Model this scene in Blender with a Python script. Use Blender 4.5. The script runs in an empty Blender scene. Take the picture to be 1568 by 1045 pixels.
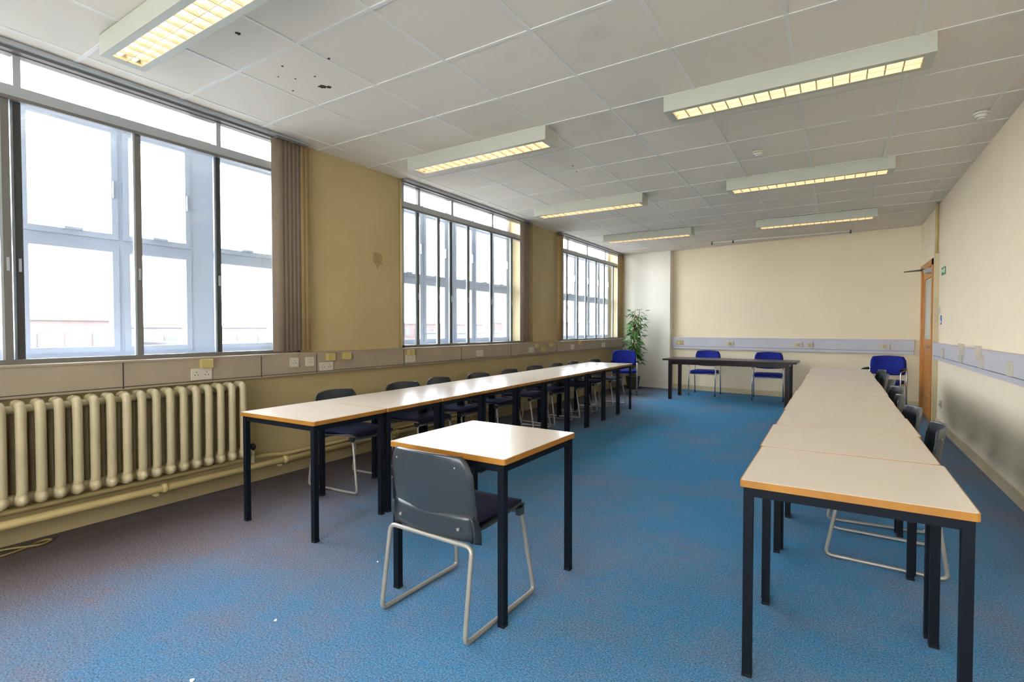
import bpy, bmesh, math, random
from mathutils import Vector, Matrix
random.seed(7)
S=bpy.context.scene
XL,XR,H=-4.2,1.15,3.0
YB=-2.6
BL=(-4.2,11.6); BR=(1.15,10.75)
BANG=math.atan2(BR[1]-BL[1],BR[0]-BL[0])

# ---------------------------------------------------------------- materials
def mat(name,col,rough=.6,metal=0,var=0,vscale=3,bump=0,bscale=60,emit=None,es=0,spec=.5,coat=0):
    m=bpy.data.materials.new(name); m.use_nodes=True
    nt=m.node_tree; N=nt.nodes; L=nt.links
    b=N['Principled BSDF']
    b.inputs['Base Color'].default_value=(*col,1)
    b.inputs['Roughness'].default_value=rough
    b.inputs['Metallic'].default_value=metal
    b.inputs['Specular IOR Level'].default_value=spec
    if coat: b.inputs['Coat Weight'].default_value=coat
    if emit:
        b.inputs['Emission Color'].default_value=(*emit,1); b.inputs['Emission Strength'].default_value=es
    tc=N.new('ShaderNodeTexCoord')
    if var:
        n=N.new('ShaderNodeTexNoise'); n.inputs['Scale'].default_value=vscale; n.inputs['Detail'].default_value=5
        L.new(tc.outputs['Object'],n.inputs['Vector'])
        r=N.new('ShaderNodeMapRange'); r.inputs[1].default_value=.3; r.inputs[2].default_value=.7
        r.inputs[3].default_value=1-var; r.inputs[4].default_value=1+var*.6
        L.new(n.outputs['Fac'],r.inputs[0])
        h=N.new('ShaderNodeHueSaturation'); h.inputs['Color'].default_value=(*col,1)
        L.new(r.outputs[0],h.inputs['Value']); L.new(h.outputs[0],b.inputs['Base Color'])
    if bump:
        n2=N.new('ShaderNodeTexNoise'); n2.inputs['Scale'].default_value=bscale; n2.inputs['Detail'].default_value=4
        L.new(tc.outputs['Object'],n2.inputs['Vector'])
        bp=N.new('ShaderNodeBump'); bp.inputs['Strength'].default_value=bump; bp.inputs['Distance'].default_value=.01
        L.new(n2.outputs['Fac'],bp.inputs['Height']); L.new(bp.outputs[0],b.inputs['Normal'])
    return m

M={}
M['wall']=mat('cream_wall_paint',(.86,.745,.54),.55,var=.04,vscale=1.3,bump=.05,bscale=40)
M['wall_left']=mat('ochre_cream_paint',(.44,.34,.16),.5,var=.10,vscale=1.0,bump=.08,bscale=30)  # cream paint darkened: backlit shade of the window wall put into the colour
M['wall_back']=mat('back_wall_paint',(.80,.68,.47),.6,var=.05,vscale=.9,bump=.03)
M['chase']=mat('pale_wall_paint',(.76,.71,.60),.6,var=.03)
M['patch']=mat('damaged_plaster',(.33,.235,.10),.9,var=.2,vscale=20)
M['trunk']=mat('trunking_grey_plastic',(.50,.49,.52),.45,var=.04,vscale=4)
M['trunkL']=mat('trunking_beige_plastic',(.34,.27,.19),.45,var=.08,vscale=4)  # same trunking plastic, with the shade under the windows painted in
M['plate']=mat('socket_white_plastic',(.55,.50,.40),.35,var=.02)
M['plateY']=mat('socket_yellow_plastic',(.46,.36,.13),.4,var=.03)
M['dark']=mat('socket_dark',(.03,.03,.03),.5,var=.05)
M['upvc']=mat('white_upvc',(.55,.60,.66),.35,var=.02)
M['alu']=mat('grey_aluminium',(.16,.155,.14),.4,metal=.3,var=.05)
M['aluL']=mat('light_aluminium',(.38,.40,.41),.35,metal=.2,var=.03)
M['tbar']=mat('ceiling_tbar',(.74,.72,.66),.5,var=.03)
M['hole']=mat('ceiling_hole',(.05,.025,.012),.9,var=.3,vscale=30)
M['lam']=mat('table_laminate',(.74,.65,.54),.22,var=.02,vscale=6)
M['lip']=mat('table_wood_lipping',(.38,.165,.022),.35,var=.15,vscale=14)
M['leg']=mat('navy_black_steel',(.0045,.007,.012),.5,var=.1,vscale=20,spec=.15)
M['shell']=mat('slate_grey_plastic',(.032,.040,.047),.28,var=.06,vscale=8,bump=.02,bscale=200)
M['pad']=mat('navy_fabric',(.018,.02,.05),.9,var=.2,vscale=60,bump=.3,bscale=300,spec=.2)
M['tube']=mat('pale_grey_tube',(.34,.32,.28),.35,metal=.35,var=.05,vscale=10)
M['blue']=mat('royal_blue_upholstery',(.006,.018,.24),.75,var=.1,vscale=30,bump=.1,bscale=200,spec=.3)
M['chrome']=mat('chrome_tube',(.55,.57,.6),.25,metal=.8,var=.03)
M['black']=mat('black_plastic',(.010,.010,.012),.4,var=.1,spec=.3)
M['dtop']=mat('dark_wood_top',(.018,.010,.010),.3,var=.2,vscale=12,spec=.3)
M['rad']=mat('radiator_cream_paint',(.46,.39,.23),.35,var=.12,vscale=5,bump=.05)
M['pipe']=mat('pipe_cream_paint',(.52,.41,.18),.4,var=.08,vscale=5)
M['blind']=mat('taupe_blind_fabric',(.25,.19,.135),.8,var=.07,vscale=10,bump=.1,bscale=200)
M['blindT']=mat('tan_blind_fabric',(.40,.28,.12),.8,var=.07,vscale=10)
M['lum']=mat('luminaire_enamel',(.50,.51,.42),.4,var=.03)
M['louv']=mat('louvre_reflector',(.72,.60,.42),.3,metal=.3,var=.03)
M['lamp']=mat('fluorescent_tube',(1,.97,.9),.5,emit=(1.0,.88,.68),es=.7,var=.01)
M['lamp2']=mat('reflector_glow',(.85,.78,.65),.5,emit=(1.0,.72,.45),es=.22,var=.01)
M['detector']=mat('detector_plastic',(.75,.72,.62),.4,var=.02)
M['door']=mat('orange_timber',(.56,.21,.02),.35,var=.18,vscale=9)
M['doorglass']=mat('door_glass',(.45,.52,.50),.1,var=.05)
M['green']=mat('exit_sign_green',(.0,.22,.09),.5,var=.05)
M['sblue']=mat('notice_blue',(.02,.14,.5),.5,var=.05)
M['leaf']=mat('leaf_green',(.05,.17,.02),.5,var=.35,vscale=12)
M['stem']=mat('stem_brown',(.20,.15,.06),.6,var=.2,vscale=20)
M['pot']=mat('plant_pot',(.08,.06,.05),.5,var=.1)
M['brick']=mat('pale_brick',(.120,.086,.080),.9,var=.12,vscale=1.5)
M['conc']=mat('concrete_render',(.118,.118,.122),.9,var=.1,vscale=1)
M['roof']=mat('flat_roof',(.095,.10,.11),.9,var=.1,vscale=1)
M['ground']=mat('pale_paving',(.62,.62,.62),.9,var=.1,vscale=.3)  # unseen ground behind the room, made bright to bounce light onto the ceiling
M['tarmac']=mat('grey_tarmac',(.19,.19,.19),.9,var=.1,vscale=.3)  # ground outside the left windows, toned down to dim the ceiling there
M['base']=mat('baseboard_paint',(.60,.50,.30),.45,var=.05)
M['baseL']=mat('baseboard_dull_paint',(.34,.27,.14),.45,var=.08)  # darker copy of the baseboard colour, for the left wall
M['cable']=mat('old_yellow_cable',(.22,.17,.05),.6,var=.1)
M['paper']=mat('paper_scrap',(.85,.85,.85),.7,var=.05)

def glassmat():
    m=bpy.data.materials.new('window_glass'); m.use_nodes=True; nt=m.node_tree; N=nt.nodes
    N.remove(N['Principled BSDF'])
    t=N.new('ShaderNodeBsdfTransparent'); t.inputs[0].default_value=(.93,.96,1,1)
    g=N.new('ShaderNodeBsdfGlossy'); g.inputs['Roughness'].default_value=.03
    mx=N.new('ShaderNodeMixShader'); mx.inputs[0].default_value=.06
    nt.links.new(t.outputs[0],mx.inputs[1]); nt.links.new(g.outputs[0],mx.inputs[2])
    nt.links.new(mx.outputs[0],N['Material Output'].inputs[0]); return m
M['glass']=glassmat()

def carpet():
    m=bpy.data.materials.new('blue_carpet'); m.use_nodes=True; nt=m.node_tree; N=nt.nodes; L=nt.links
    b=N['Principled BSDF']; b.inputs['Roughness'].default_value=.95; b.inputs['Specular IOR Level'].default_value=.12
    tc=N.new('ShaderNodeTexCoord'); sx=N.new('ShaderNodeSeparateXYZ'); L.new(tc.outputs['Object'],sx.inputs[0])
    def mr(inp,a,bb,c,d):
        r=N.new('ShaderNodeMapRange'); r.inputs[1].default_value=a;r.inputs[2].default_value=bb;r.inputs[3].default_value=c;r.inputs[4].default_value=d
        L.new(inp,r.inputs[0]); return r.outputs[0]
    def math_(op,a,bb):
        n=N.new('ShaderNodeMath'); n.operation=op
        for i,v in enumerate((a,bb)):
            if isinstance(v,(int,float)): n.inputs[i].default_value=v
            else: L.new(v,n.inputs[i])
        return n.outputs[0]
    def noise(s,d=5,rough=.6):
        n=N.new('ShaderNodeTexNoise'); n.inputs['Scale'].default_value=s; n.inputs['Detail'].default_value=d; n.inputs['Roughness'].default_value=rough
        L.new(tc.outputs['Object'],n.inputs['Vector']); return n.outputs['Fac']
    def mix(f,a,c):
        mx=N.new('ShaderNodeMix'); mx.data_type='RGBA'; L.new(f,mx.inputs[0])
        for i,v in ((6,a),(7,c)):
            if isinstance(v,tuple): mx.inputs[i].default_value=v
            else: L.new(v,mx.inputs[i])
        return mx.outputs[2]
    nb=noise(.9,6,.65); nf=noise(130,3,.75); nm=noise(22,4,.7)
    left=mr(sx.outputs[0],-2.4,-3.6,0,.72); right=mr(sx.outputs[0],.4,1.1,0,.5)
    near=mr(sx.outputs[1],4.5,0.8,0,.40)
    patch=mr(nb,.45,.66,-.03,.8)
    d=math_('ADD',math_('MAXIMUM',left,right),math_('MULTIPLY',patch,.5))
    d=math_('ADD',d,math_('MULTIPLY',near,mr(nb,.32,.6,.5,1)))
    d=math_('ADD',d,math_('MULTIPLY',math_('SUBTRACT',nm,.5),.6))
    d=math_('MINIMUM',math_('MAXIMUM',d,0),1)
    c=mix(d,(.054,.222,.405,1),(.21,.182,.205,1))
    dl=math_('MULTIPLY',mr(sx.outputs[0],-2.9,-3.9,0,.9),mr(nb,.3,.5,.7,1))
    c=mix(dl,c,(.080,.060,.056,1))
    h=N.new('ShaderNodeHueSaturation'); L.new(c,h.inputs['Color'])
    L.new(mr(nf,.32,.68,.38,1.57),h.inputs['Value']); L.new(h.outputs[0],b.inputs['Base Color'])
    bp=N.new('ShaderNodeBump'); bp.inputs['Strength'].default_value=.5; bp.inputs['Distance'].default_value=.006
    L.new(nf,bp.inputs['Height']); L.new(bp.outputs[0],b.inputs['Normal'])
    return m
M['carpet']=carpet()

def tiles():
    m=bpy.data.materials.new('ceiling_tile'); m.use_nodes=True; nt=m.node_tree; N=nt.nodes; L=nt.links
    b=N['Principled BSDF']; b.inputs['Roughness'].default_value=.85
    tc=N.new('ShaderNodeTexCoord')
    mp=N.new('ShaderNodeMapping'); mp.inputs['Location'].default_value=(1.5/.622,-1.94/.622,0); mp.inputs['Scale'].default_value=(1/.622,1/.622,0)
    L.new(tc.outputs['Object'],mp.inputs[0])
    fl=N.new('ShaderNodeVectorMath'); fl.operation='FLOOR'; L.new(mp.outputs[0],fl.inputs[0])
    wn=N.new('ShaderNodeTexWhiteNoise'); L.new(fl.outputs[0],wn.inputs['Vector'])
    n=N.new('ShaderNodeTexNoise'); n.inputs['Scale'].default_value=1.6; n.inputs['Detail'].default_value=5
    L.new(tc.outputs['Object'],n.inputs['Vector'])
    r1=N.new('ShaderNodeMapRange'); r1.inputs[3].default_value=.96; r1.inputs[4].default_value=1.03; L.new(wn.outputs['Value'],r1.inputs[0])
    r2=N.new('ShaderNodeMapRange'); r2.inputs[1].default_value=.62; r2.inputs[2].default_value=.8; r2.inputs[3].default_value=1; r2.inputs[4].default_value=.82; L.new(n.outputs['Fac'],r2.inputs[0])
    mu=N.new('ShaderNodeMath'); mu.operation='MULTIPLY'; L.new(r1.outputs[0],mu.inputs[0]); L.new(r2.outputs[0],mu.inputs[1])
    h=N.new('ShaderNodeHueSaturation'); h.inputs['Color'].default_value=(.76,.70,.60,1); L.new(mu.outputs[0],h.inputs['Value'])
    L.new(h.outputs[0],b.inputs['Base Color'])
    return m
M['tile']=tiles()

# ---------------------------------------------------------------- mesh builder
def fillet(pts,rad,closed=False,n=5):
    pts=[Vector(p) for p in pts]; out=[]; c=len(pts)
    for i,p in enumerate(pts):
        if not closed and i in (0,c-1): out.append(p); continue
        a=pts[(i-1)%c]; b=pts[(i+1)%c]
        ra=min(rad,(a-p).length*.45); rb=min(rad,(b-p).length*.45)
        p0=p+(a-p).normalized()*ra; p2=p+(b-p).normalized()*rb
        for k in range(n+1):
            t=k/n; out.append(p0*(1-t)**2+p*2*t*(1-t)+p2*t*t)
    return out
class MB:
    def __init__(s): s.bm=bmesh.new(); s.mats=[]; s.sm=set()
    def mi(s,m):
        if m not in s.mats: s.mats.append(m)
        return s.mats.index(m)
    def face(s,vs,m,smooth=False):
        try: f=s.bm.faces.new(vs)
        except ValueError: return
        f.material_index=s.mi(m); f.smooth=smooth
    def box(s,x0,x1,y0,y1,z0,z1,m,T=None):
        c=[Vector((x,y,z)) for z in (z0,z1) for y in (y0,y1) for x in (x0,x1)]
        if T: c=[T@v for v in c]
        v=[s.bm.verts.new(p) for p in c]
        for q in ((0,2,3,1),(4,5,7,6),(0,1,5,4),(2,6,7,3),(0,4,6,2),(1,3,7,5)): s.face([v[i] for i in q],m)
    def prism(s,poly,z0,z1,m,T=None,smooth=False):
        a=[Vector((p[0],p[1],z0)) for p in poly]; b=[Vector((p[0],p[1],z1)) for p in poly]
        if T: a=[T@v for v in a]; b=[T@v for v in b]
        a=[s.bm.verts.new(v) for v in a]; b=[s.bm.verts.new(v) for v in b]; n=len(a)
        s.face(a[::-1],m); s.face(b,m)
        for i in range(n): s.face([a[i],a[(i+1)%n],b[(i+1)%n],b[i]],m,smooth)
    def tube(s,pts,r,m,closed=False,seg=8):
        pts=[Vector(p) for p in pts]; q=[pts[0]]
        for p in pts[1:]:
            if (p-q[-1]).length>1e-5: q.append(p)
        pts=q; n=len(pts); rings=[]; up=None
        for i,p in enumerate(pts):
            if closed: t=(pts[(i+1)%n]-pts[i-1]).normalized()
            else: t=(pts[min(i+1,n-1)]-pts[max(i-1,0)]).normalized()
            if up is None:
                up=Vector((0,0,1)) if abs(t.z)<.9 else Vector((1,0,0))
            up=(up-t*up.dot(t)).normalized(); sd=t.cross(up)
            rr=r[i] if isinstance(r,(list,tuple)) else r
            rings.append([s.bm.verts.new(p+(up*math.cos(2*math.pi*k/seg)+sd*math.sin(2*math.pi*k/seg))*rr) for k in range(seg)])
        for i in range(n if closed else n-1):
            A=rings[i];B=rings[(i+1)%n]; off=0
            if closed and i==n-1:
                off=min(range(seg),key=lambda o:(A[0].co-B[o].co).length)
            for k in range(seg): s.face([A[k],A[(k+1)%seg],B[(k+1+off)%seg],B[(k+off)%seg]],m,True)
        if not closed: s.face(rings[0][::-1],m); s.face(rings[-1],m)
    def ball(s,c,rx,ry,rz,m,u=10,v=7):
        r=bmesh.ops.create_uvsphere(s.bm,u_segments=u,v_segments=v,radius=1,matrix=Matrix.Translation(c)@Matrix.Diagonal((rx,ry,rz,1)))
        i=s.mi(m)
        for vv in r['verts']:
            for f in vv.link_faces: f.material_index=i; f.smooth=True
    def sheet(s,fn,nu,nv,th,m):
        P=[[Vector(fn(i/nu,j/nv)) for j in range(nv+1)] for i in range(nu+1)]
        top=[];bot=[]
        for i in range(nu+1):
            a=[];b=[]
            for j in range(nv+1):
                du=P[min(i+1,nu)][j]-P[max(i-1,0)][j]; dv=P[i][min(j+1,nv)]-P[i][max(j-1,0)]
                nn=du.cross(dv).normalized()
                a.append(s.bm.verts.new(P[i][j]+nn*th/2)); b.append(s.bm.verts.new(P[i][j]-nn*th/2))
            top.append(a);bot.append(b)
        for i in range(nu):
            for j in range(nv):
                s.face([top[i][j],top[i+1][j],top[i+1][j+1],top[i][j+1]],m,True)
                s.face([bot[i][j],bot[i][j+1],bot[i+1][j+1],bot[i+1][j]],m,True)
        for i in range(nu):
            s.face([top[i][0],bot[i][0],bot[i+1][0],top[i+1][0]],m,True); s.face([top[i][nv],top[i+1][nv],bot[i+1][nv],bot[i][nv]],m,True)
        for j in range(nv):
            s.face([top[0][j],top[0][j+1],bot[0][j+1],bot[0][j]],m,True); s.face([top[nu][j],bot[nu][j],bot[nu][j+1],top[nu][j+1]],m,True)
    def mesh(s,name):
        bmesh.ops.recalc_face_normals(s.bm,faces=s.bm.faces)
        me=bpy.data.meshes.new(name); s.bm.to_mesh(me); s.bm.free()
        for k in s.mats: me.materials.append(M[k])
        return me
    def obj(s,name,loc=(0,0,0),rz=0,bevel=0):
        return put(s.mesh(name),name,loc,rz,bevel)
def put(me,name,loc=(0,0,0),rz=0,bevel=0):
    o=bpy.data.objects.new(name,me); o.location=loc; o.rotation_euler=(0,0,rz)
    S.collection.objects.link(o)
    if bevel:
        b=o.modifiers.new('bevel','BEVEL'); b.width=bevel; b.segments=2; b.limit_method='ANGLE'
    return o
def rrect(w,d,r,n=5):
    out=[]
    for cx,cy,a0 in ((w/2-r,d/2-r,0),(-w/2+r,d/2-r,90),(-w/2+r,-d/2+r,180),(w/2-r,-d/2+r,270)):
        for k in range(n+1):
            a=math.radians(a0+90*k/n); out.append((cx+r*math.cos(a),cy+r*math.sin(a)))
    return out
def blob(cx,cy,r,n=14,j=.4):
    return [(cx+r*(1+random.uniform(-j,j))*math.cos(2*math.pi*k/n),cy+r*(1+random.uniform(-j,j))*math.sin(2*math.pi*k/n)) for k in range(n)]

# ---------------------------------------------------------------- shell
WH=3.5   # structural soffit above the suspended ceiling
b=MB(); b.box(XL-.35,XR+.2,YB-.2,11.9,-.12,0,'carpet'); b.obj('floor')
b=MB(); b.box(XL-.02,XR+.2,YB-.2,11.9,H,H+.03,'tile'); b.box(XL-.40,XR+.2,YB-.25,11.95,WH,WH+.15,'tile')
b.box(XL-.03,XL-.02,YB-.2,11.9,H,WH,'tile')
P=.622
x=-1.5-P*4
while x<XR:
    b.box(x-.012,x+.012,YB,11.6,H-.004,H+.001,'tbar'); x+=P
y=1.94-P*7
while y<11.4:
    b.box(XL,XR,y-.012,y+.012,H-.0045,H+.001,'tbar'); y+=P
for cx,cy,r in ((-3.07,2.37,.028),(-3.035,2.40,.018),(-2.93,1.69,.014),(-3.05,2.05,.006),(-3.13,2.2,.005),(-3.2,2.12,.004),(-2.99,2.25,.005),(-2.72,2.15,.008),(-2.35,4.9,.009),(-2.4,5.1,.007),(-.25,5.7,.010),(-3.3,2.3,.006)):
    b.prism(blob(cx,cy,r),H-.003,H+.001,'hole')
b.obj('ceiling')

SILL=1.085
b=MB()
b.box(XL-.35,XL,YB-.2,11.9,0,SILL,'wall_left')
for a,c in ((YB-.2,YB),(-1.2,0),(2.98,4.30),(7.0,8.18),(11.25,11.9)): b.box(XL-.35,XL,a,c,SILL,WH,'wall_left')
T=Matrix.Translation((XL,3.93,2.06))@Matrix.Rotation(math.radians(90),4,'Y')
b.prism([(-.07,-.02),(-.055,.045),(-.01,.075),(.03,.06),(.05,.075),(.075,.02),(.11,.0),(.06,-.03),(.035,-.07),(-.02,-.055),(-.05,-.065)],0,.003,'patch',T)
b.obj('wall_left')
b=MB(); b.box(XR,XR+.2,YB-.2,11.9,0,WH,'wall'); b.obj('wall_right')
# unseen wall behind the camera; its two windows are added to bring in light
b=MB(); b.box(XL-.35,-2.3,YB-.2,YB,0,WH,'wall'); b.box(-2.3,XR+.2,YB-.2,YB,0,.9,'wall'); b.box(-2.3,XR+.2,YB-.2,YB,2.92,WH,'wall')
b.box(-.70,-.45,YB-.2,YB,.9,2.92,'wall'); b.box(1.0,XR+.2,YB-.2,YB,.9,2.92,'wall'); b.obj('wall_front')
for n,(a,c) in enumerate(((-2.3,-.70),(-.45,1.0))):
    b=MB()
    b.box(a,c,YB-.12,YB-.06,.9,.96,'upvc'); b.box(a,c,YB-.12,YB-.06,2.86,2.92,'upvc'); b.box(a,c,YB-.12,YB-.06,2.3,2.36,'upvc')
    for x in (a+.03,(a+c)/2,c-.03): b.box(x-.03,x+.03,YB-.12,YB-.06,.96,2.86,'upvc')
    b.obj('window_%d'%(5+n))
BW=math.hypot(BR[0]-BL[0],BR[1]-BL[1])
b=MB(); b.box(-.06,BW+.05,0,.15,0,WH,'wall_back'); b.box(0.0,1.17,-.16,0,0,H,'chase'); b.obj('wall_back',(BL[0],BL[1],0),BANG)
b=MB(); b.box(1.17,BW,-.014,0,0,.10,'base'); b.obj('baseboard_back',(BL[0],BL[1],0),BANG)
b=MB(); b.box(XR-.014,XR,YB,9.0,0,.10,'base'); b.obj('baseboard_right')
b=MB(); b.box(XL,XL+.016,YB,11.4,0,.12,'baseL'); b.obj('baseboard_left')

# windows
def window(name,y0,y1,inner,outer,zt=2.72):
    b=MB(); xo=XL-.30; xi=XL-.03
    b.box(xi-.03,xi+.03,y0,y1,SILL,SILL+.03,'alu'); b.box(xi-.03,xi+.03,y0,y1,H-.05,H,'alu')
    b.box(xi-.035,xi+.04,y0,y1,zt-.04,zt+.04,'aluL'); b.box(xi+.03,xi+.045,y0,y1,zt-.045,zt-.025,'alu')
    b.box(xi-.03,xi+.03,y0,y0+.035,SILL,H,'aluL'); b.box(xi-.03,xi+.03,y1-.035,y1,SILL,H,'aluL')
    for i,y in enumerate(inner):
        dx=.012 if i%2 else -.012
        b.box(xi-.014+dx,xi+.014+dx,y-.018,y+.018,SILL+.03,zt-.04,'alu')
        b.box(xi-.010+dx,xi+.010+dx,y-.030,y-.018,SILL+.03,zt-.04,'aluL')
        b.box(xi+.015+dx,xi+.026+dx,y-.006,y+.006,1.65,1.73,'aluL')
        if i%2==0 or len(inner)<5: b.box(xi-.02,xi+.02,y-.018,y+.018,zt+.04,H-.05,'aluL')
    b.box(xi-.002,xi+.002,y0+.03,y1-.03,SILL+.03,zt-.04,'glass')
    b.box(xo-.04,xo+.03,y0,y1,SILL,SILL+.05,'upvc'); b.box(xo-.04,xo+.03,y0,y1,WH-.05,WH,'upvc')
    b.box(xo-.04,xo+.03,y0,y0+.05,SILL,WH,'upvc'); b.box(xo-.04,xo+.03,y1-.05,y1,SILL,WH,'upvc')
    ZT=2.80
    for k,(a,c) in enumerate(outer):
        for (z0,z1) in ((SILL+.05,1.90),(1.95,ZT-.04)):
            f=.04
            b.box(xo-.03,xo+.045,a,a+f,z0,z1,'upvc'); b.box(xo-.03,xo+.045,c-f,c,z0,z1,'upvc')
            b.box(xo-.03,xo+.045,a+f,c-f,z0,z0+f,'upvc'); b.box(xo-.03,xo+.045,a+f,c-f,z1-f,z1,'upvc')
        b.box(xo-.04,xo+.03,a,c,1.90,1.95,'upvc'); b.box(xo-.04,xo+.03,a,c,ZT-.04,ZT+.02,'upvc')
        b.box(xo+.045,xo+.075,(a+c)/2-.05,(a+c)/2+.05,1.985,2.0,'upvc')
        b.box(xo+.045,xo+.065,c-.035,c-.02,2.25,2.37,'aluL')
        if k+1<len(outer): b.box(xo-.04,xo+.03,c,outer[k+1][0],SILL+.05,WH-.05,'upvc')
    if outer[0][0]>y0+.05: b.box(xo-.04,xo+.03,y0+.05,outer[0][0],SILL+.05,WH-.05,'upvc')
    if outer[-1][1]<y1-.05: b.box(xo-.04,xo+.03,outer[-1][1],y1-.05,SILL+.05,WH-.05,'upvc')
    b.box(xo,XL-.062,y0,y1,SILL,SILL+.006,'upvc')
    return b.obj(name)
window('window_1',0.0,2.98,[.42,1.0,1.06,1.69,2.26,2.75],[(.06,.56),(.60,1.08),(1.12,1.66),(1.69,2.16),(2.34,2.90)])
window('window_2',4.30,7.0,[4.60,4.95,5.22,5.56,6.14,6.65],[(4.40,4.92),(4.96,5.40),(5.58,6.0),(6.04,6.46),(6.5,6.92)])
window('window_3',8.18,11.25,[8.6,9.0,9.45,9.9,10.4,10.85],[(8.26,8.84),(8.88,9.4),(9.55,10.05),(10.1,10.6),(10.65,11.17)])
window('window_4',-2.6,-1.2,[-2.1,-1.6],[(-2.52,-1.92),(-1.88,-1.28)])

for n,(a,c) in enumerate(((-.0,3.02),(4.28,7.05),(8.15,11.3))):
    b=MB(); b.box(XL+.002,XL+.05,a,c,H-.045,H-.005,'alu'); b.box(XL+.05,XL+.09,a,c,H-.028,H-.006,'aluL'); b.obj('trim_%d'%(n+1))
def blind(y0,y1,m,n,name='vertical_blind'):
    b=MB()
    for i in range(n):
        yc=y0+(y1-y0)*(i+.5)/n; T=Matrix.Translation((XL+.075,yc,0))@Matrix.Rotation(math.radians(72 if i%2 else 60),4,'Z')
        pts=[(-.045,0),(0,.006),(.045,0),(.045,.0018),(0,.008),(-.045,.0018)]
        b.prism(pts,SILL+.02,H-.045,m,T,True)
    b.box(XL+.04,XL+.11,y0,y1,H-.05,H-.03,'alu')
    b.obj(name)
blind(2.70,2.90,'blind',10); blind(2.905,2.99,'blindT',4)
blind(6.82,6.98,'blind',7); blind(6.99,7.08,'blindT',3); blind(10.98,11.2,'blindT',7)
blind(8.06,8.16,'blindT',3)
b=MB(); b.tube([(XL+.014,4.27,SILL+.01),(XL+.014,4.27,H-.02)],.012,'pipe'); b.tube([(XL+.014,3.06,SILL+.01),(XL+.014,3.06,H-.02)],.012,'pipe'); b.obj('conduit_pipe')

# left trunking
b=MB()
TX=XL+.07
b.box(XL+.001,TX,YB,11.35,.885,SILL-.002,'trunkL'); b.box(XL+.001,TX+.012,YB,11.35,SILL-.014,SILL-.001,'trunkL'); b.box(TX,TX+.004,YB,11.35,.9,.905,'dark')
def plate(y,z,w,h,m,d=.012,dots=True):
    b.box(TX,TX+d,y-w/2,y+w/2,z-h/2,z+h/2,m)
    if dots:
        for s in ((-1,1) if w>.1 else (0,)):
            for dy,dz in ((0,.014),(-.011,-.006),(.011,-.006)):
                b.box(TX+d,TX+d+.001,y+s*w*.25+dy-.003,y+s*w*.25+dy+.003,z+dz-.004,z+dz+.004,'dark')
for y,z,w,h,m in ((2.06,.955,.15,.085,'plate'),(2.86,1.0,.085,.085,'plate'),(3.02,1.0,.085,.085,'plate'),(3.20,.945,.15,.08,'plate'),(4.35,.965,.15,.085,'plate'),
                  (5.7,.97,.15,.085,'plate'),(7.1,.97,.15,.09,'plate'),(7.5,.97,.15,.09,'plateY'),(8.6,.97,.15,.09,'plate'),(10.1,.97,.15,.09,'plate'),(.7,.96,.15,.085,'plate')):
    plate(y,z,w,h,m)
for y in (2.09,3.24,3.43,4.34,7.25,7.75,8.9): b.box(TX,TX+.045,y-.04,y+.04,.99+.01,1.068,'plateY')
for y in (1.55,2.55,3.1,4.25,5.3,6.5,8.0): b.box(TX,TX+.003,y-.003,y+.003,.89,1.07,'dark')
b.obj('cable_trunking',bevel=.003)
b=MB(); RX=XR-.06; XR_=XR-.001
b.box(RX,XR_,YB,8.88,.90,1.11,'trunk'); b.box(RX-.008,XR_,YB,8.88,1.10,1.115,'trunk'); b.box(RX-.003,RX,YB,8.88,.945,.95,'dark')
for y,m in ((8.1,'plate'),(7.0,'plate'),(6.1,'plate'),(5.2,'plate')): b.box(RX-.012,RX,y-.07,y+.07,.95,1.06,m)
for y in (6.15,6.9): b.box(RX-.04,RX,y-.04,y+.04,1.03,1.15,'plate')
b.obj('cable_trunking',bevel=.003)
b=MB(); b.box(1.175,BW-.07,-.06,-.001,.88,1.12,'trunk'); b.box(1.175,BW-.07,-.068,-.001,1.105,1.125,'trunk'); b.box(1.175,BW-.07,-.063,-.06,.93,.935,'dark')
for x,w,m in ((1.35,.15,'plateY'),(2.4,.15,'plate'),(3.63,.16,'plate'),(3.83,.1,'plate'),(4.95,.15,'plate')):
    b.box(x-w/2,x+w/2,-.075,-.06,.96,1.06,m); b.box(x-.02,x+.02,-.1,-.075,.98,1.03,'plate' if m!='plate' else 'plateY')
b.obj('cable_trunking',(BL[0],BL[1],0),BANG,.003)
b=MB(); b.tube([(XR-.03,8.97,2.32),(XR-.03,8.97,H-.006)],.02,'pipe'); b.box(XR-.05,XR_,8.93,9.03,0,2.32,'base'); b.obj('conduit_pipe')
b=MB(); b.box(-2.1,.2,10.55,10.575,H-.035,H-.012,'tbar')
for x in (-2.08,-1.7,.17): b.box(x-.012,x+.012,10.55,10.575,H-.06,H-.0046,'dark')
b.obj('ceiling_rail')

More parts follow.
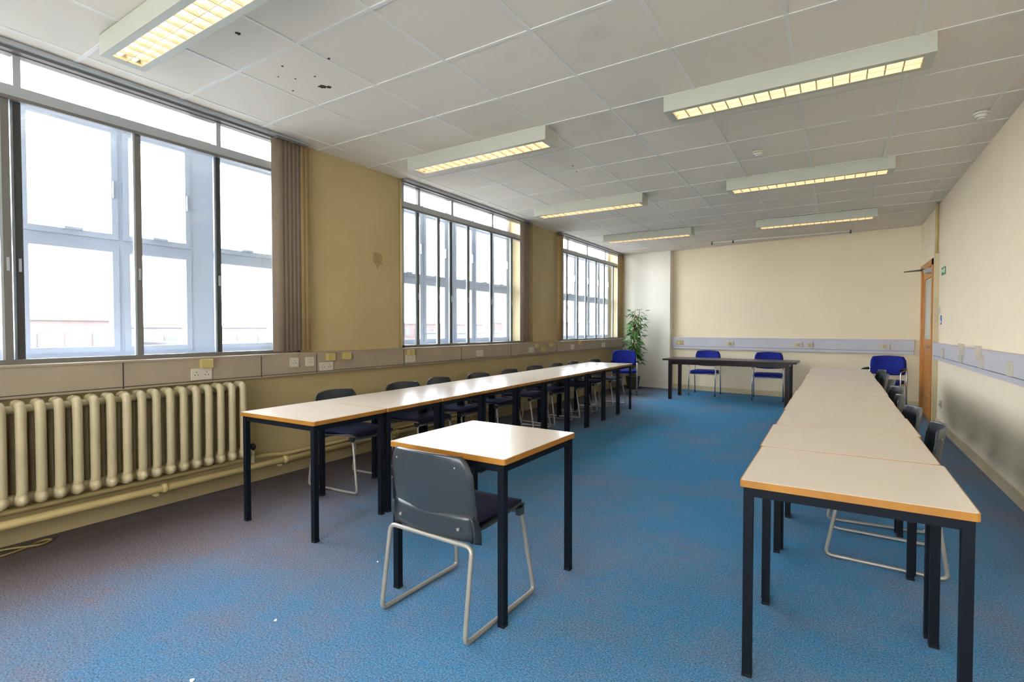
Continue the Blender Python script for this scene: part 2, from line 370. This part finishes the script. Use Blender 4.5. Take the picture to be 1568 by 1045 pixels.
# radiator
b=MB(); rx=-4.05
n=28
for i in range(n):
    y=2.31-i*.088
    for dx in (-.055,.055):
        b.tube(fillet([(rx+dx*.3,y,.86),(rx+dx,y,.845),(rx+dx,y,.34),(rx+dx*.3,y,.30)],.03,n=4),.027,'rad',seg=8)
    b.ball((rx,y,.85),.055,.030,.030,'rad'); b.ball((rx+.02,y,.305),.078,.036,.045,'rad')
    b.box(rx-.05,rx+.05,y-.008,y+.008,.34,.84,'rad')
b.tube([(rx,2.33,.305),(rx,2.31-n*.088,.305)],.03,'rad',seg=10); b.tube([(rx,2.33,.83),(rx,2.31-n*.088,.83)],.024,'rad',seg=10)
for y in (2.2,1.2,.2):
    b.box(XL+.001,rx,y+.035,y+.053,.30,.33,'rad'); b.box(XL+.001,rx,y+.035,y+.053,.80,.82,'rad')
b.tube(fillet([(rx,2.33,.305),(rx,2.42,.305),(rx,2.42,.20)],.04),.016,'rad'); b.ball((rx,2.42,.33),.025,.025,.03,'black')
b.obj('column_radiator')
b=MB()
b.tube([(rx,YB+.05,.165),(rx,5.4,.165)],.027,'pipe',seg=10)
b.tube(fillet([(rx-.09,YB+.05,.215),(rx-.09,2.6,.215),(rx-.09,2.75,.19),(rx-.09,6.3,.19)],.06),.018,'pipe')
for y in (-1.5,.2,1.7,2.65,4.0,5.3):
    b.box(XL+.017,rx+.03,y-.012,y+.012,.125,.142,'pipe'); b.ball((rx,y+.06,.165),.036,.03,.036,'pipe')
b.obj('heating_pipe')
b=MB(); b.tube(fillet([(-4.02,.3,.008),(-3.97,.75,.008),(-4.02,1.0,.008),(-4.10,1.10,.008),(-4.06,1.15,.008),(-4.0,1.07,.010),(-4.06,.95,.02),(-4.13,.85,.008),(-4.13,.5,.008)],.06),.006,'cable'); b.obj('coiled_cable')

# luminaires
b=MB(); LL=1.55; W=.23; hh=.115
b.box(0,LL,0,.012,-hh,0,'lum'); b.box(0,LL,W-.012,W,-hh,0,'lum'); b.box(0,.012,0.012,W-.012,-hh,0,'lum'); b.box(LL-.012,LL,.012,W-.012,-hh,0,'lum'); b.box(.012,LL-.012,.012,W-.012,-.02,0,'lum')
b.box(.012,LL-.012,.012,.04,-hh,-hh+.006,'lum'); b.box(.012,LL-.012,W-.04,W-.012,-hh,-hh+.006,'lum')
b.box(.012,.05,.04,W-.04,-hh,-hh+.006,'lum'); b.box(LL-.05,LL-.012,.04,W-.04,-hh,-hh+.006,'lum')
b.box(.05,LL-.05,.045,W-.045,-.060,-.058,'lamp2')
b.tube([(.05,.078,-.078),(LL-.05,.078,-.078)],.019,'lamp',seg=8); b.tube([(.05,W-.078,-.078),(LL-.05,W-.078,-.078)],.019,'lamp',seg=8)
for yy in (.04,W/2,W-.04): b.box(.05,LL-.05,yy-.002,yy+.002,-hh,-.06,'louv')
x=.05
while x<LL-.04:
    b.box(x-.004,x+.004,.04,W-.04,-hh+.002,-.098,'louv'); x+=.0905
lm=b.mesh('fluorescent_ceiling_light')
for y in (1.27,3.79,6.30,8.83):
    for x in (-3.62,-1.09): put(lm,'fluorescent_ceiling_light',(x,y,H-.005))
def det(x,y,r=.05):
    b=MB()
    for (rr,z0,z1) in ((r,-.015,0),(r*.8,-.04,-.015),(r*.45,-.05,-.04)):
        b.prism([(rr*math.cos(a*.2618),rr*math.sin(a*.2618)) for a in range(24)],z0,z1,'detector',None,True)
    b.obj('smoke_detector',(x,y,H-.004))
det(-.66,5.43); det(.93,5.4)

# ---------------------------------------------------------------- tables
def table_mesh(w,d,top='lam',lip='lip',h=.742,leg=.032):
    b=MB()
    b.prism(rrect(w,d,.015),h-.026,h-.001,lip); b.prism(rrect(w-.008,d-.008,.012),h-.001,h,top)
    i=.012
    for sx in (-1,1):
        for sy in (-1,1):
            cx=sx*(w/2-i-leg/2); cy=sy*(d/2-i-leg/2)
            b.box(cx-leg/2,cx+leg/2,cy-leg/2,cy+leg/2,.008,h-.026,'leg'); b.box(cx-leg/2-.001,cx+leg/2+.001,cy-leg/2-.001,cy+leg/2+.001,0,.012,'black')
    for sx in (-1,1):
        cx=sx*(w/2-i-leg/2); b.box(cx-.012,cx+.012,-d/2+i+leg,d/2-i-leg,h-.062,h-.026,'leg')
    for sy in (-1,1):
        cy=sy*(d/2-i-leg/2); b.box(-w/2+i+leg,w/2-i-leg,cy-.012,cy+.012,h-.062,h-.026,'leg')
    return b.mesh('square_table')
tA=table_mesh(.69,.69); put(tA,'square_table',(-1.535,2.175,0),math.radians(-.5))
tL=table_mesh(.75,.607)
for i in range(10):
    y=1.95+.305+i*.612; x=-3.03-.015*i
    put(tL,'square_table',(x,y,0),math.radians(1.4+random.uniform(-.4,.4)))
tR=table_mesh(.675,.652)
for i in range(10):
    y=2.05+.33+i*.66
    put(tR,'square_table',(.035+random.uniform(-.008,.008),y,0),math.radians(random.uniform(-.4,.4)))
b=MB(); w,d,h=2.2,.75,.75
b.prism(rrect(w,d,.02),h-.03,h,'dtop')
for sx in (-1,1):
    for sy in (-1,1):
        cx=sx*(w/2-.14); cy=sy*(d/2-.05); b.box(cx-.03,cx+.03,cy-.03,cy+.03,0,h-.03,'dtop')
for sy in (-1,1): b.box(-w/2+.14,w/2-.14,sy*(d/2-.05)-.01,sy*(d/2-.05)+.01,h-.10,h-.03,'dtop')
for sx in (-1,1): b.box(sx*(w/2-.14)-.01,sx*(w/2-.14)+.01,-d/2+.05,d/2-.05,h-.10,h-.03,'dtop')
b.obj('dark_wood_table',(-1.65,9.95,0),math.radians(-1),.003)

# ---------------------------------------------------------------- sled chair
def sled_chair():
    b=MB(); r=.0105
    pts=[(-.240,-.215,.392),(.240,-.215,.392),(.245,-.27,.0115),(.245,.27,.0115),(.215,.20,.415),(-.215,.20,.415),(-.245,.27,.0115),(-.245,-.27,.0115)]
    b.tube(fillet(pts,.034,True),r,'tube',True,10)
    prof=[(.235,.415),(.225,.437),(.18,.447),(.05,.437),(-.08,.428),(-.16,.432),(-.205,.455),(-.228,.50),(-.240,.56),(-.252,.64),(-.262,.71),(-.272,.775)]
    def pr(t):
        f=t*(len(prof)-1); i=min(int(f),len(prof)-2); k=f-i
        def cr(c):
            p0=prof[max(i-1,0)][c];p1=prof[i][c];p2=prof[i+1][c];p3=prof[min(i+2,len(prof)-1)][c]
            return .5*((2*p1)+(-p0+p2)*k+(2*p0-5*p1+4*p2-p3)*k*k+(-p0+3*p1-3*p2+p3)*k**3)
        return cr(0),cr(1)
    def fn(u,v):
        y,z=pr(v); s=u*2-1
        back=max(0,min(1,(v-.45)/.2)); 
        hw=.215+.018*min(1,v*3)
        if v>.5: hw=.238
        if v>.86: hw*=math.sqrt(max(0,1-((v-.86)/.14)**2*.36))
        if v<.08: hw*=.93+.07*v/.08
        x=s*hw
        y+=back*.055*s*s
        z+=(1-back)*(.012*s*s)-(.012*s*s*back if v>.9 else 0)
        return (x,y,z)
    b.sheet(fn,16,44,.007,'shell')
    for sx in (-1,1):
        b.sheet(lambda u,v:(sx*(.230+.006*math.sin(v*3.1)),-.190-.02*v+.05*u,.395+.115*v-(.02*u*(1-v))-.03*u*v),4,6,.008,'shell')
    b.sheet(lambda u,v:((u*2-1)*.228,-.218-.012*v+.04*(u*2-1)**2*v+.02*(u*2-1)**2*(1-v),.405+.11*v),12,4,.007,'shell')
    def pf(u,v):
        s=u*2-1; y=-.165+.385*v; e=max(abs(s),abs(2*v-1))
        return (s*.205,y,.458+.004*s*s+.012*(1-e**4)+(.0 if v<.9 else -.004))
    b.sheet(pf,12,12,.02,'pad')
    for sx in (-1,1):
        b.tube([(sx*.17,-.214,.455),(sx*.17,-.224,.455)],.007,'tube'); b.tube([(sx*.17,-.24,.72),(sx*.17,-.244,.72)],.004,'tube')
    for sx in (-1,1): b.box(sx*.215-.012,sx*.215+.012,.17,.21,.405,.44,'shell')
    return b.mesh('sled_base_chair')
sc=sled_chair()
put(sc,'sled_base_chair',(-1.505,1.92,0),math.radians(-1.5))
for y,dx,a in ((2.95,-.02,4),(3.72,.0,-3),(4.33,-.03,6),(5.0,.0,-2),(5.7,.0,3),(6.38,-.02,-4),(7.05,0,2),(7.7,-.02,5),(8.2+.15,.05,-5)):
    put(sc,'sled_base_chair',(-3.42+dx,y,0),math.radians(-90+a))
for y,a,dx in ((3.66,-3,0),(4.35,4,-.03),(5.1,-2,-.05),(5.8,6,.0),(6.6,-4,0),(7.4,2,0),(8.1,6,.02)):
    put(sc,'sled_base_chair',(.24+dx,y,0),math.radians(90+a))

# ---------------------------------------------------------------- blue chairs
def blue_chair():
    b=MB()
    for sx in (-1,1):
        x=sx*.25
        b.tube(fillet([(x,-.24,.01),(x,-.21,.40),(x,-.25,.62),(x*.9,-.27,.80)],.05),.011,'chrome')
        b.tube(fillet([(x,.24,.01),(x,.21,.42),(x,.20,.64),(x,-.22,.645)],.06),.011,'chrome')
        b.tube([(x,-.21,.42),(x,.21,.42)],.009,'chrome')
        b.tube(fillet([(x,.20,.655),(x,.05,.662),(x,-.16,.66)],.03),.018,'black')
        for y in (-.24,.24): b.tube([(x,y,0),(x,y,.02)],.015,'black')
    b.tube([(-.25,.19,.42),(.25,.19,.42)],.009,'chrome'); b.tube([(-.25,-.21,.42),(.25,-.21,.42)],.009,'chrome')
    def seat(u,v):
        s=u*2-1;t=v*2-1; e=max(abs(s)**3,abs(t)**3)
        return (s*.235*(1-.06*t*t*s*s),t*.225,.455+.018*(1-e)-.0*t)
    b.sheet(seat,12,12,.045,'blue')
    def back(u,v):
        s=u*2-1; t=v*2-1
        hw=.235*(1-.16*max(0,t)**3)*(1-.10*max(0,-t)**3)
        return (s*hw,-.255-.02*v+.05*s*s-.0*t,.55+.32*v-.02*s*s*t)
    b.sheet(back,14,12,.038,'blue')
    return b.mesh('blue_padded_armchair')
bc=blue_chair()
put(bc,'blue_padded_armchair',(-2.22,10.68,0),math.radians(178)); put(bc,'blue_padded_armchair',(-1.07,10.52,0),math.radians(184))
put(bc,'blue_padded_armchair',(-3.62,9.95,0),math.radians(200)); put(bc,'blue_padded_armchair',(.64,10.1,0),math.radians(165))

# ---------------------------------------------------------------- plant
b=MB()
b.tube([(0,0,0),(0,0,.04),(0,0,.26),(0,0,.28)],[.12,.125,.155,.16],'pot',seg=20); b.tube([(0,0,.281),(0,0,.285)],.145,'stem',seg=16)
for i in range(9):
    a=random.uniform(0,6.28); rr=random.uniform(.01,.07); x0,y0=rr*math.cos(a),rr*math.sin(a)
    top=random.uniform(1.35,1.78); lx,ly=x0*2.2+random.uniform(-.06,.06),y0*2.2+random.uniform(-.06,.06)
    st=[(x0+(lx-x0)*t,y0+(ly-y0)*t,.28+(top-.28)*t) for t in (0,.25,.5,.75,1)]
    b.tube(st,.006,'stem',seg=6)
    for k in range(60):
        t=random.uniform(.22,1); c=Vector((x0+(lx-x0)*t,y0+(ly-y0)*t,.28+(top-.28)*t))
        aa=random.uniform(0,6.28); out=random.uniform(.02,.15); c+=Vector((math.cos(aa)*out,math.sin(aa)*out,random.uniform(-.02,.05)))
        ll=random.uniform(.10,.18); w=ll*.16; dd=Vector((math.cos(aa),math.sin(aa),random.uniform(-.9,.5))).normalized()
        sd=dd.cross(Vector((random.uniform(-.4,.4),random.uniform(-.4,.4),1))).normalized()
        v=[c,c+dd*ll*.35+sd*w,c+dd*ll-Vector((0,0,.02)),c+dd*ll*.35-sd*w]
        b.face([b.bm.verts.new(p) for p in v],'leaf')
b.obj('potted_bamboo_plant',(-3.76,10.88,0))

# ---------------------------------------------------------------- door
b=MB(); y0,y1,zt=9.12,10.28,2.28; X=XR-.001
for a,c in ((y0,y0+.09),(y1-.09,y1)): b.box(X-.05,X,a,c,0,zt,'door')
b.box(X-.05,X,y0,y1,zt-.09,zt,'door')
b.box(X-.03,X-.002,y0+.09,y0+.22,0.005,zt-.09,'door'); b.box(X-.03,X-.002,y1-.22,y1-.09,0.005,zt-.09,'door')
b.box(X-.03,X-.002,y0+.22,y1-.22,.005,.3,'door'); b.box(X-.03,X-.002,y0+.22,y1-.22,1.0,1.15,'door'); b.box(X-.03,X-.002,y0+.22,y1-.22,2.05,zt-.09,'door')
b.box(X-.02,X-.004,y0+.22,y1-.22,.3,1.0,'door'); b.box(X-.018,X-.006,y0+.22,y1-.22,1.15,2.05,'doorglass')
b.box(X-.10,X-.03,y0+.15,y0+.42,2.10,2.16,'aluL'); b.tube(fillet([(X-.07,y0+.4,2.17),(X-.30,y0+.75,2.17),(X-.06,y0+.95,2.2)],.01),.008,'alu')
b.tube(fillet([(X-.03,y0+.15,1.05),(X-.08,y0+.15,1.05),(X-.08,y0+.27,1.05)],.01),.01,'aluL')
b.obj('door_1',bevel=.003)
b=MB(); b.box(XR-.006,XR,8.45,8.72,2.0,2.1,'green'); b.box(XR-.008,XR-.006,8.48,8.56,2.02,2.08,'paper'); b.box(XR-.008,XR-.006,8.60,8.69,2.04,2.07,'paper'); b.obj('exit_sign')
b=MB(); b.box(XR-.004,XR,8.68,8.78,1.36,1.48,'sblue'); b.box(XR-.006,XR-.004,8.70,8.76,1.38,1.41,'paper'); b.obj('notice_sign')
b=MB(); b.box(XR-.012,XR,8.80,8.89,1.5,1.6,'plate'); b.box(XR-.018,XR-.012,8.83,8.86,1.53,1.57,'plate'); b.obj('light_switch')
b=MB(); b.box(XR-.014,XR,8.55,8.69,.28,.37,'plate'); b.box(XR-.016,XR-.014,8.6,8.61,.31,.33,'dark'); b.box(XR-.016,XR-.014,8.64,8.65,.31,.33,'dark'); b.obj('wall_socket')

b=MB()
for x,y,r in ((-2.0,.95,.008),(-1.55,1.0,.010),(-2.1,1.35,.006),(-1.95,3.1,.007),(-2.15,2.0,.005),(-.35,3.4,.008)):
    b.prism(blob(x,y,r,7),.0,.004,'paper')
b.obj('paper_scraps')

# ---------------------------------------------------------------- exterior
b=MB(); b.box(-140,-5.2,-60,160,-7.2,-7,'tarmac'); b.box(-5.2,40,-60,-3,-7.2,-7,'ground'); b.obj('street_ground')
def building(x0,x1,y0,y1,zt,m,fl=3):
    b=MB(); b.box(x0,x1,y0,y1,-7,zt,m); b.box(x0-.1,x1+.12,y0-.12,y1+.12,zt,zt+.18,'conc')
    n=int((y1-y0)/1.8)
    for f in range(fl):
        for i in range(n):
            yy=y0+(i+.5)*(y1-y0)/n; z=zt-1.7-f*2.8
            b.box(x1,x1+.05,yy-.45,yy+.45,z,z+1.1,'conc'); b.box(x1+.05,x1+.07,yy-.38,yy+.38,z+.08,z+1.02,'roof')
    b.box((x0+x1)/2-.5,(x0+x1)/2+.5,y0+1,y0+2.2,zt+.18,zt+.9,m)
    b.obj('office_building')
building(-40,-30,5.5,11.5,1.7,'brick'); building(-52,-42,12.5,27,1.4,'conc'); building(-34,-26,13.5,17,.4,'roof')
building(-60,-50,40,70,2.0,'brick'); building(-44,-36,48,60,.8,'conc'); building(-60,-45,85,130,2.5,'brick')

# ---------------------------------------------------------------- light
w=bpy.data.worlds.new('sky'); S.world=w; w.use_nodes=True
bg=w.node_tree.nodes['Background']; bg.inputs[0].default_value=(.97,.98,1,1); bg.inputs[1].default_value=5.0

cam=bpy.data.cameras.new('camera'); co=bpy.data.objects.new('camera',cam); S.collection.objects.link(co)
co.location=(0,0,1.3); co.rotation_euler=(math.radians(90-1.33),0,math.radians(32.3))
cam.sensor_width=36; cam.lens=36*788/1568; cam.clip_start=.05; cam.clip_end=500
S.camera=co
S.view_settings.view_transform='Standard'; S.view_settings.look='None'; S.view_settings.exposure=1.85
